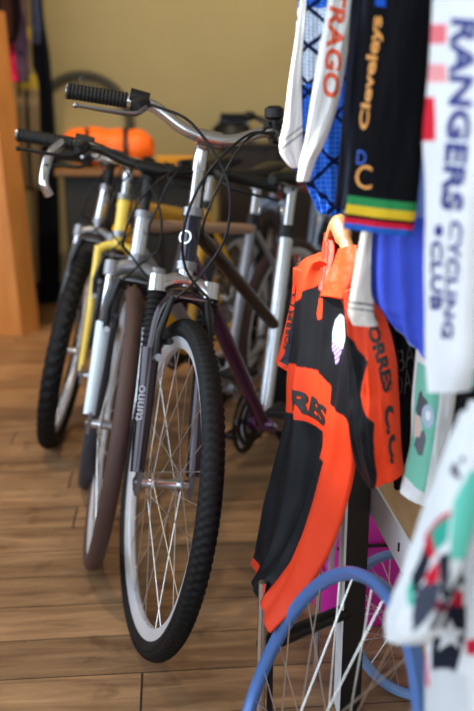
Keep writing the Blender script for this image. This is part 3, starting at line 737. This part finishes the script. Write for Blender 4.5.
# ---- white T-shirt with teal print
G6 = garment('t_shirt', 'white T-shirt with teal cyclist print touching the wooden shelf', 't-shirt', at(420, 505, 1.02), GR)
b6 = Piece([(418, 315, 1.03, 466, 318, 1.0, .010), (416, 352, 1.03, 462, 358, 1.0, .012), (412, 400, 1.03, 457, 405, 1.0, .014), (411, 440, 1.03, 453, 452, 1.0, .014), (404, 470, 1.03, 450, 490, 1.0, .014), (400, 491, 1.03, 445, 514, 1.0, .012)], wr=.003, seed=22, folds=1.1)
PRINT = [([(425, 405), (434, 404), (438, 416), (434, 427), (427, 428), (423, 418)], None),
         (circle(428.5, 415, 3.0, 5), (232, 236, 240)), (circle(428, 416, 7, 12), (176, 196, 216)),
         ([(415, 410), (418, 394), (421, 390), (423, 396), (428, 400), (428, 410), (422, 418), (416, 416)], (92, 94, 102)),
         ([(414, 414), (419, 418), (421, 428), (419, 438), (413, 438)], (224, 196, 188)),
         ([(416, 436), (424, 430), (426, 440), (423, 455), (418, 456), (413, 446)], (108, 112, 120)),
         ([(417, 362), (442, 374), (439, 405), (435, 440), (425, 493), (414, 487), (403, 474), (408, 455), (412, 434), (414, 395)], (126, 200, 178))][1:]
def tcol(u, v, s, t):
    for poly, c in PRINT:
        if inside(u, v, poly): return c
    return (232, 234, 236)
o6 = b6.mesh('body', G6, tcol, 130, 200)

# ---- black garment and white T-shirt at the right edge
G7 = garment('cycling_jersey', 'black jersey hanging at the right edge between two white garments', 'jersey', at(465, 480, .9), GR)
Piece(flatrows([(340, 462, 500), (380, 458, 500), (420, 453, 498), (470, 445, 496), (520, 442, 490)], .93, .012), wr=.004, seed=24).mesh('body', G7, lambda u, v, s, t: (26, 62, 60) if v < 392 and u > 466 else (15, 15, 17), 40, 80)
G8 = garment('t_shirt', 'white and teal T-shirt peeping out at the right edge beside the RANGERS sleeve', 't-shirt', at(475, 390, .85), GR)
Piece(flatrows([(260, 470, 520), (330, 466, 515), (360, 464, 512), (384, 466, 510)], .87, .010), wr=.003, seed=25).mesh('body', G8, lambda u, v, s, t: (70, 150, 136) if v > 368 else (222, 226, 228), 40, 60)

# ---- nearest jersey: white, teal, red and navy with stars
G9 = garment('cycling_jersey', 'white, teal, red and navy jersey with white star, nearest the camera at lower right', 'jersey', at(455, 700, .62), GR)
NV, TL, RD, WH = (36, 38, 52), (104, 200, 182), (196, 32, 58), (222, 226, 230)
b9 = Piece([(474, 400, .66, 520, 400, .60, .014), (460, 470, .66, 520, 470, .60, .016), (444, 540, .66, 518, 540, .60, .018), (432, 600, .66, 515, 600, .60, .018), (428, 660, .66, 512, 660, .60, .018), (426, 760, .65, 510, 760, .60, .016)], wr=.004, seed=27, folds=2.2)
STAR = star(449, 636, 17, 8)
BODY9 = [(STAR, WH), ([(460, 574), (465, 573), (466, 583), (461, 585)], NV), ([(441, 586), (463, 591), (463, 607), (441, 603)], RD), ([(466, 640), (500, 636), (500, 658), (467, 654)], RD),
         ([(426, 652), (431, 650), (432, 684), (427, 686)], (214, 90, 120)), ([(436, 602), (466, 606), (466, 634), (456, 672), (434, 668)], NV), ([(447, 460), (474, 440), (470, 500), (458, 545), (450, 600), (430, 600), (436, 540)], TL), ([(420, 660), (470, 674), (470, 780), (410, 780)], (204, 209, 213))]
def ncol(u, v, s, t):
    for q, c in BODY9:
        if inside(u, v, q): return c
    return WH
o9 = b9.mesh('body', G9, ncol, 130, 200)
s9 = Piece([(463, 425, .64, 500, 405, .58, .012), (448, 462, .64, 484, 450, .58, .014), (432, 512, .64, 470, 505, .58, .016), (416, 560, .64, 456, 570, .58, .016), (402, 598, .64, 441, 610, .58, .016), (393, 622, .64, 430, 634, .58, .015), (391, 640, .63, 424, 644, .59, .012)], wr=.003, seed=28, folds=1.3)
DT = (58, 164, 146)
SL9 = [([(425, 531), (450, 510), (451, 514), (427, 535)], RD), ([(429, 532), (450, 513), (448, 540), (438, 552)], DT), ([(423, 535), (430, 531), (439, 553), (433, 561), (422, 550)], RD),
       ([(427, 578), (435, 566), (440, 560), (440, 580), (431, 586)], RD), ([(421, 546), (434, 559), (428, 577), (421, 593), (413, 594), (410, 577)], NV), ([(415, 598), (421, 592), (436, 573), (441, 588), (437, 606), (425, 622), (411, 634)], (66, 72, 88)),
       ([(440, 556), (450, 552), (449, 640), (440, 656), (429, 626), (441, 598)], NV), ([(434, 600), (439, 598), (439, 612), (435, 612)], RD),
       ([(406, 588), (411, 578), (416, 588), (416, 602), (410, 608)], (86, 190, 170)), ([(452, 462), (457, 466), (455, 470), (460, 476), (457, 480), (449, 472)], NV), ([(458, 455), (463, 458), (461, 463), (457, 460)], NV), ([(452, 500), (470, 470), (490, 470), (470, 560), (450, 560)], TL)]
def s9col(u, v, s, t):
    for q, c in SL9:
        if inside(u, v, q): return c
    return WH
s9.mesh('sleeve', G9, s9col, 130, 220)

# rail carrying the jerseys (just above the picture) and their hangers
rail = thing('garment_rail', (.46, 1.0, 0), 'steel garment rail carrying the row of jerseys', 'clothes rail'); bpy.context.view_layer.update()
adopt(MB().tube([(.46, .35, 1.46), (.46, 1.42, 1.46)], .014, M_STEEL, 14).build('rail_bar'), rail)
for yy in (.35, 1.42):
    adopt(MB().tube([(.86, yy, 0), (.86, yy, 1.40), (.82, yy, 1.46), (.46, yy, 1.46)], .014, M_STEEL, 12).build('upright'), rail)
adopt(MB().tube([(.86, .35, .1), (.86, 1.42, .1)], .012, M_STEEL, 10).build('lower_bar'), rail)
hx = hc+V((.008, -.006, .108))
adopt(MB().tube([(.86, hx.y, hx.z+.003), (hx.x-.02, hx.y, hx.z+.003)], .004, M_STEEL, 8).tube([(.86, hx.y, .1), (.86, hx.y, hx.z+.003)], .012, M_STEEL, 10).build('side_arm'), rail)

# ------------------------------------------------------------------ shelf unit
M_LIP = mat('pale_grey_steel', (236, 241, 246), .45, 0., var=.04)
M_PLY = wood_mat('pale_plywood', (196, 156, 110), (222, 188, 146), axis='Y', scale=8, rough=.5)
shelf = thing('display_shelf', (.6, 1.0, 0), 'low display shelf with pale wooden board and grey steel edge', 'shelf'); bpy.context.view_layer.update()
sx0, sz = .345, .462
adopt(MB().box((sx0+.004, .30, sz-.02), (.80, 1.30, sz-.002), M_PLY).build('shelf_board', flat=True), shelf)
b = MB().box((sx0, .30, sz-.062), (sx0+.004, 1.31, sz+.002), M_LIP)
for yy in (.50, .80, 1.10): b.tube([(sx0-.0006, yy, sz-.022), (sx0-.0006, yy, sz-.036)], .0022, M_BLACK, 6)
adopt(b.build('shelf_edge', flat=True), shelf)
b = MB(); b.box((.299, 1.262, 0), (.339, 1.292, .60), M_MATTE); adopt(b.build('upright', flat=True), shelf)
b = MB(); b.box((.2945, 1.258, 0), (.299, 1.294, .60), M_LIP); adopt(b.build('upright_edge', flat=True), shelf)['label'] = 'pale steel edge of the upright'
adopt(MB().box((.78, 1.262, 0), (.80, 1.292, sz-.02), M_MATTE).build('upright', flat=True), shelf)
adopt(MB().box((.78, .34, 0), (.80, .37, sz-.02), M_MATTE).build('upright', flat=True), shelf)
adopt(MB().tube([(.138, 1.17, 0), (.141, 1.17, .34)], .0075, M_CHROME, 14).tube([(.156, 1.18, 0), (.156, 1.18, .30)], .0055, M_MATTE, 12).build('front_leg'), shelf)
adopt(MB().tube([(.14, 1.18, .21), (.31, 1.275, .21)], .014, M_MATTE, 12).build('cross_bar'), shelf)
adopt(MB().tube([(.272, 1.36, 0), (.272, 1.36, .44)], .006, M_CHROME, 10).tube([(.272, 1.36, .44), (.32, 1.285, .44)], .006, M_CHROME, 8).build('stay_rod'), shelf)

W1 = loose_wheel(.158, .828, 1.619, -.392, .275, 'blue rimmed wheel without tyre leaning at the front, its rim arching across the lower edge')
W2 = loose_wheel(at(405, 640, 1.36).x, at(405, 640, 1.36).y, 2.3, -.25, .14, 'small pale blue rim standing behind the black upright', M_PALERIM)

# pink bag and pink kit behind the wheel
M_PINK = mat('magenta_nylon', (216, 40, 168), .5, bump=.3, bscale=60, var=.15)
bag = thing('rucksack', (.42, 1.62, 0), 'magenta nylon rucksack on the floor behind the black upright', 'bag'); bpy.context.view_layer.update()
b = MB(); k = b.mi(M_PINK); n = 28; rows = [(0, .10, .075), (.02, .12, .09), (.12, .125, .095), (.22, .115, .09), (.30, .09, .07), (.345, .05, .04), (.35, .01, .01)]
for z, ax, by in rows:
    for j in range(n):
        t = 2*PI*j/n; c_, s_ = math.cos(t), math.sin(t); wv = 1+.03*math.sin(t*5+z*20)
        b.v.append(V((.425+ax*wv*math.copysign(abs(c_)**.7, c_), 1.60+by*wv*math.copysign(abs(s_)**.7, s_), z)))
for i in range(len(rows)-1):
    for j in range(n): b.f.append((i*n+j, i*n+(j+1) % n, (i+1)*n+(j+1) % n, (i+1)*n+j)); b.m.append(k)
b.f += [tuple(range(n))[::-1], tuple((len(rows)-1)*n+j for j in range(n))]; b.m += [k, k]
adopt(b.build('body'), bag)
adopt(MB().tube(smooth([(.39, 1.56, .33), (.41, 1.56, .375), (.44, 1.56, .375), (.46, 1.56, .33)], 5), .006, M_BLACK, 8).build('handle'), bag)
adopt(MB().tube(smooth([(.34, 1.515, .2), (.42, 1.497, .215), (.51, 1.515, .2)], 6), .004, M_BLACK, 6).build('zip'), bag)
kit = garment('vest', 'pink and white vest hanging behind the orange jersey hem', 'vest', at(325, 580, 1.45))
Piece([(316, 500, 1.45, 356, 500, 1.42, .010), (312, 530, 1.45, 340, 530, 1.42, .010), (313, 552, 1.45, 334, 556, 1.42, .010), (320, 574, 1.45, 334, 580, 1.42, .008)], wr=.004, seed=31).mesh('body', kit, lambda u, v, s, t: (236, 214, 228) if s > .85 else ((150, 30, 110) if abs(s-.55) < .05 else (226, 84, 184)), 40, 60)

# ------------------------------------------------------------------ far left and back
M_BOARD = wood_mat('orange_pine', (196, 122, 54), (224, 156, 84), axis='Z', scale=5, rough=.45)
bo = MB(); o1 = at(40, 334, 4.32); t1 = at(5, 16, 4.36)
for q, z in ((o1, 0.), (t1, 1.63)):
    bo.v += [V((q.x-.55, q.y-.12, z)), V((q.x-.075, q.y-.12, z)), V((q.x, q.y, z)), V((q.x-.55, q.y, z))]
bo.f = [(3, 2, 1, 0), (4, 5, 6, 7)]+[(i_, (i_+1) % 4, (i_+1) % 4+4, i_+4) for i_ in range(4)]; bo.m = [bo.mi(M_BOARD)]*6
tag(bo.build('wooden_board', flat=True), 'tall orange pine board leaning at the left edge of the room', 'board')

cab = thing('workbench', (-.2, 4.6, 0), 'dark workbench with ochre wooden top behind the row of bicycles', 'workbench'); bpy.context.view_layer.update()
M_OCH = wood_mat('ochre_wood', (104, 68, 30), (140, 96, 44), scale=6)
M_DK = mat('dark_brown_board', (20, 17, 15), .6)
adopt(MB().box((-.58, 4.30, .83), (.26, 4.80, .865), M_OCH, bev=.004).build('worktop', flat=True), cab)
adopt(MB().box((-.54, 4.36, .05), (.22, 4.76, .83), M_DK, bev=.004).build('cupboard_body', flat=True), cab)
for i in range(3): adopt(MB().box((-.53+i*.25, 4.345, .10), (-.53+i*.25+.24, 4.36, .80), M_DK, bev=.004).build('cupboard_door', flat=True), cab)
adopt(MB().box((-.50, 4.42, 0), (.18, 4.72, .05), M_BLACK).build('plinth', flat=True), cab)

dp = thing('duffel_bag', at(108, 170, 4.5), 'bright orange roll bag lying on the ochre worktop', 'bag'); bpy.context.view_layer.update()
M_ORG = mat('bright_orange_nylon', (255, 112, 20), .5, bump=.4, bscale=30, var=.12)
b = MB(); pts = []; rad = []
for i in range(25):
    u_ = i/24; pts.append(V((-.55+u_*.47, 4.52+.04*math.sin(u_*3), .972+.006*math.sin(u_*7)))); rad.append(.098*min(1, (math.sin(min(u_, 1-u_)*PI*1.9+.25))**.5 if min(u_, 1-u_) < .26 else 1)+.004*math.sin(u_*23))
b.tube(pts, rad, M_ORG, 28); adopt(b.build('body'), dp)
for xx in (-.42, -.22): adopt(MB().ring([(.104, -.012), (.106, -.012), (.106, .012), (.104, .012)], M_BLACK, 40, Matrix.Translation((xx, 4.55, .968)) @ Matrix.Rotation(PI/2, 4, 'Z')).build('strap'), dp)
ycl = garment('folded_cloth', 'ochre yellow cloth lying on the worktop beside the orange roll bag', 'cloth', (.08, 4.45, .87))
b = MB()
for i in range(3): b.box((-.06, 4.36, .866+i*.02), (.22-.01*i, 4.6, .884+i*.02), mat('ochre_cloth', (214, 150, 40), .8, bump=.4, bscale=60), bev=.008)
adopt(b.build('folds'), ycl)

M_CUP = wood_mat('dark_stained_wood', (30, 21, 15), (52, 36, 25), axis='Z', scale=6, rough=.5)
cup = thing('cupboard', (1.0, 5.08, 0), 'narrow dark stained cupboard against the back wall carrying two helmets', 'cupboard'); bpy.context.view_layer.update()
adopt(MB().box((.32, 4.985, .06), (1.62, 5.17, .96), M_CUP).build('cupboard_body', flat=True), cup)
adopt(MB().box((.30, 4.96, .96), (1.64, 5.172, .985), M_CUP, bev=.004).build('cupboard_top', flat=True), cup)
adopt(MB().box((.36, 5.0, 0), (1.58, 5.16, .06), M_BLACK).build('plinth', flat=True), cup)
for k_ in range(3):
    d_ = adopt(MB().box((.34+k_*.425, 4.972, .09), (.34+k_*.425+.41, 4.985, .93), M_CUP, bev=.003).build('cupboard_door', flat=True), cup)
    kn = MB().ball((.34+k_*.425+.37, 4.962, .55), .014, M_STEEL, 8).build('knob'); kn.parent = d_; kn.matrix_parent_inverse = d_.matrix_world.inverted()
def helmet(x, y, z, label, m, m2):
    h = thing('cycling_helmet', (x, y, z), label, 'helmet', 'helmets on the cupboard'); bpy.context.view_layer.update()
    b = MB(); k = b.mi(m); n, R_ = 28, 10
    for i in range(R_+1):
        a = PI/2*i/R_
        for j in range(n):
            t = 2*PI*j/n; rib = 1-.07*max(0, math.cos(t*5))*math.sin(a*2)
            b.v.append(V((x+.135*math.sin(a)*math.cos(t)*rib*(1.05 if math.cos(t) < 0 else 1), y+.095*math.sin(a)*math.sin(t)*rib, z+.025+.115*math.cos(a)*rib)))
    for i in range(R_):
        for j in range(n): b.f.append((i*n+j, (i+1)*n+j, (i+1)*n+(j+1) % n, i*n+(j+1) % n)); b.m.append(k)
    b.f.append(tuple(R_*n+j for j in range(n))[::-1]); b.m.append(k); adopt(b.build('shell'), h)
    adopt(MB().tube(smooth([V((x+.134*math.cos(2*PI*j/24), y+.094*math.sin(2*PI*j/24), z+.014)) for j in range(25)], 2), .012, m2, 8).build('rim_band'), h)
    for q in range(3): adopt(MB().tube(smooth([(x-.09, y+(q-1)*.04, z+.115), (x, y+(q-1)*.045, z+.146-abs(q-1)*.012), (x+.09, y+(q-1)*.04, z+.11)], 5), .008, m2, 8).build('shell_rib'), h)
helmet(.40, 5.07, .988, 'black cycling helmet with slate blue band on the cupboard, left of the two helmets', M_BLACK, mat('slate_blue_plastic', (84, 110, 140), .4))
helmet(.80, 5.07, .988, 'black cycling helmet with tan band on the cupboard, right of the two helmets', M_BLACK, mat('tan_plastic', (176, 130, 96), .5))

# spare tyre hanging on the wall
st = MB(); M_ = Matrix.Translation((-.50, 5.165, 1.10)); n1 = 64
prof = [(.28+.024*math.cos(2*PI*j/14), .024*math.sin(2*PI*j/14)) for j in range(14)]
st.ring(prof, mat('faded_tyre', (74, 72, 60), .8), 80, M_)
st.tube([(-.50, 5.2, 1.352), (-.50, 5.13, 1.352)], .006, M_STEEL, 8)
tag(st.build('spare_tyre'), 'faded grey spare tyre hanging on the khaki back wall', 'tyre')

# coats on a rail at the far left
cr_ = thing('coat_rail', (-1.2, 4.75, 0), 'coat rail in the far left corner', 'clothes rail'); bpy.context.view_layer.update()
r0, r1 = at(-4, -34, 4.58), at(39, -34, 5.10); r1.z = r0.z = (r0.z+r1.z)/2
adopt(MB().tube([r0, r1], .014, M_STEEL, 10).build('rail_bar'), cr_)
for q in (r0, r1): adopt(MB().tube([(q.x-.3, q.y, 0), (q.x-.3, q.y, q.z-.06), (q.x-.25, q.y, q.z), q], .014, M_STEEL, 10).build('upright'), cr_)
CG = 'coats on the far rail'
def coat(label, rows, d, colour, seed, cat_='coat'):
    g = garment('coat', label, cat_, at(rows[-1][1], rows[-1][0], d), CG)
    Piece(flatrows(rows, d, .03), wr=.012, seed=seed, folds=2).mesh('body', g, colour, 36, 50); return g
coat('long black coat at the right end of the far rail', [(-30, 34, 40), (20, 32, 44), (60, 33, 50), (140, 36, 56), (240, 38, 60), (332, 40, 58)], 5.05, lambda u, v, s, t: (24, 26, 34), 41)
coat('slate blue jacket on the far rail beside the long black coat', [(-40, 24, 34), (10, 27, 40), (30, 28, 41), (44, 29, 40)], 4.94, lambda u, v, s, t: (70, 80, 110), 42)
coat('beige and yellow jacket hanging low on the far rail', [(-30, 18, 28), (10, 20, 31), (60, 20, 32), (84, 17, 38), (130, 18, 40), (190, 24, 42)], 4.84, lambda u, v, s, t: (190, 165, 60) if 74 < v < 88 or 28 < v < 38 else ((46, 34, 30) if abs(s-.5) < .1 and v > 86 else (140, 124, 96)), 43)
coat('magenta and violet jacket on the far rail above the pine board', [(-20, 6, 18), (40, 4, 28), (60, 6, 28), (82, 10, 28)], 4.74, lambda u, v, s, t: (214, 40, 100) if s < .5 and v > 44 else (84, 66, 92), 44)
coat('dark maroon coat at the left edge of the far rail', [(-40, -14, 16), (0, -16, 20), (24, -14, 20), (40, -8, 17)], 4.64, lambda u, v, s, t: (70, 44, 38) if .5 < s < .8 else (26, 18, 20), 45)

# ------------------------------------------------------------------ light
def area(name, loc, target, sx, sy, power, col):
    l = bpy.data.lights.new(name, 'AREA'); l.shape = 'RECTANGLE'; l.size = sx; l.size_y = sy; l.energy = power; l.color = col
    o = bpy.data.objects.new(name, l); COL.objects.link(o); o.location = loc
    o.rotation_euler = (V(target)-V(loc)).to_track_quat('-Z', 'Y').to_euler(); return o
area('window_daylight', (-1.93, .6, 1.55), (0, .6, 1.45), 4.3, 1.5, 74, (.76, .88, 1.))
area('shop_window_daylight', (.1, -1.95, 1.5), (.1, 0, 1.3), 2.6, 1.7, 38, (.86, .93, 1.))
def spot(name, loc, target, power, size, col, blend=.5, rad=.05):
    l = bpy.data.lights.new(name, 'SPOT'); l.energy = power; l.spot_size = math.radians(size); l.spot_blend = blend; l.color = col; l.shadow_soft_size = rad
    o = bpy.data.objects.new(name, l); COL.objects.link(o); o.location = loc
    o.rotation_euler = (V(target)-V(loc)).to_track_quat('-Z', 'Y').to_euler(); return o
spot('ceiling_spot', (-1.3, 3.2, 2.8), (-.9, 4.2, .6), 160, 60, (1., .72, .42))
spot('ceiling_spot', (.4, 3.4, 2.8), (.2, 5.2, 1.6), 108, 95, (1., .84, .6), 1.)
spot('ceiling_spot', (-.7, 1.6, 2.8), (-.5, 2.7, 0), 90, 80, (1., .80, .55), 1.)
spot('added_key_spot', (-1.2, 1.75, 2.35), (.27, 1.2, .90), 1000, 15, (1., .93, .86), 1., .03)  # unseen spot, added to brighten the upper part of the orange jersey
w = bpy.data.worlds.new('sky'); SC.world = w; w.use_nodes = True
nt = w.node_tree; bg = nt.nodes['Background']; sky = nt.nodes.new('ShaderNodeTexSky'); sky.sky_type = 'NISHITA'; sky.sun_disc = False; sky.sun_elevation = math.radians(35)
nt.links.new(sky.outputs[0], bg.inputs[0]); bg.inputs[1].default_value = .15

SC.view_settings.view_transform = 'Standard'; SC.view_settings.look = 'None'; SC.view_settings.exposure = 0.; SC.view_settings.gamma = 1.; SC.view_settings.use_curve_mapping = False
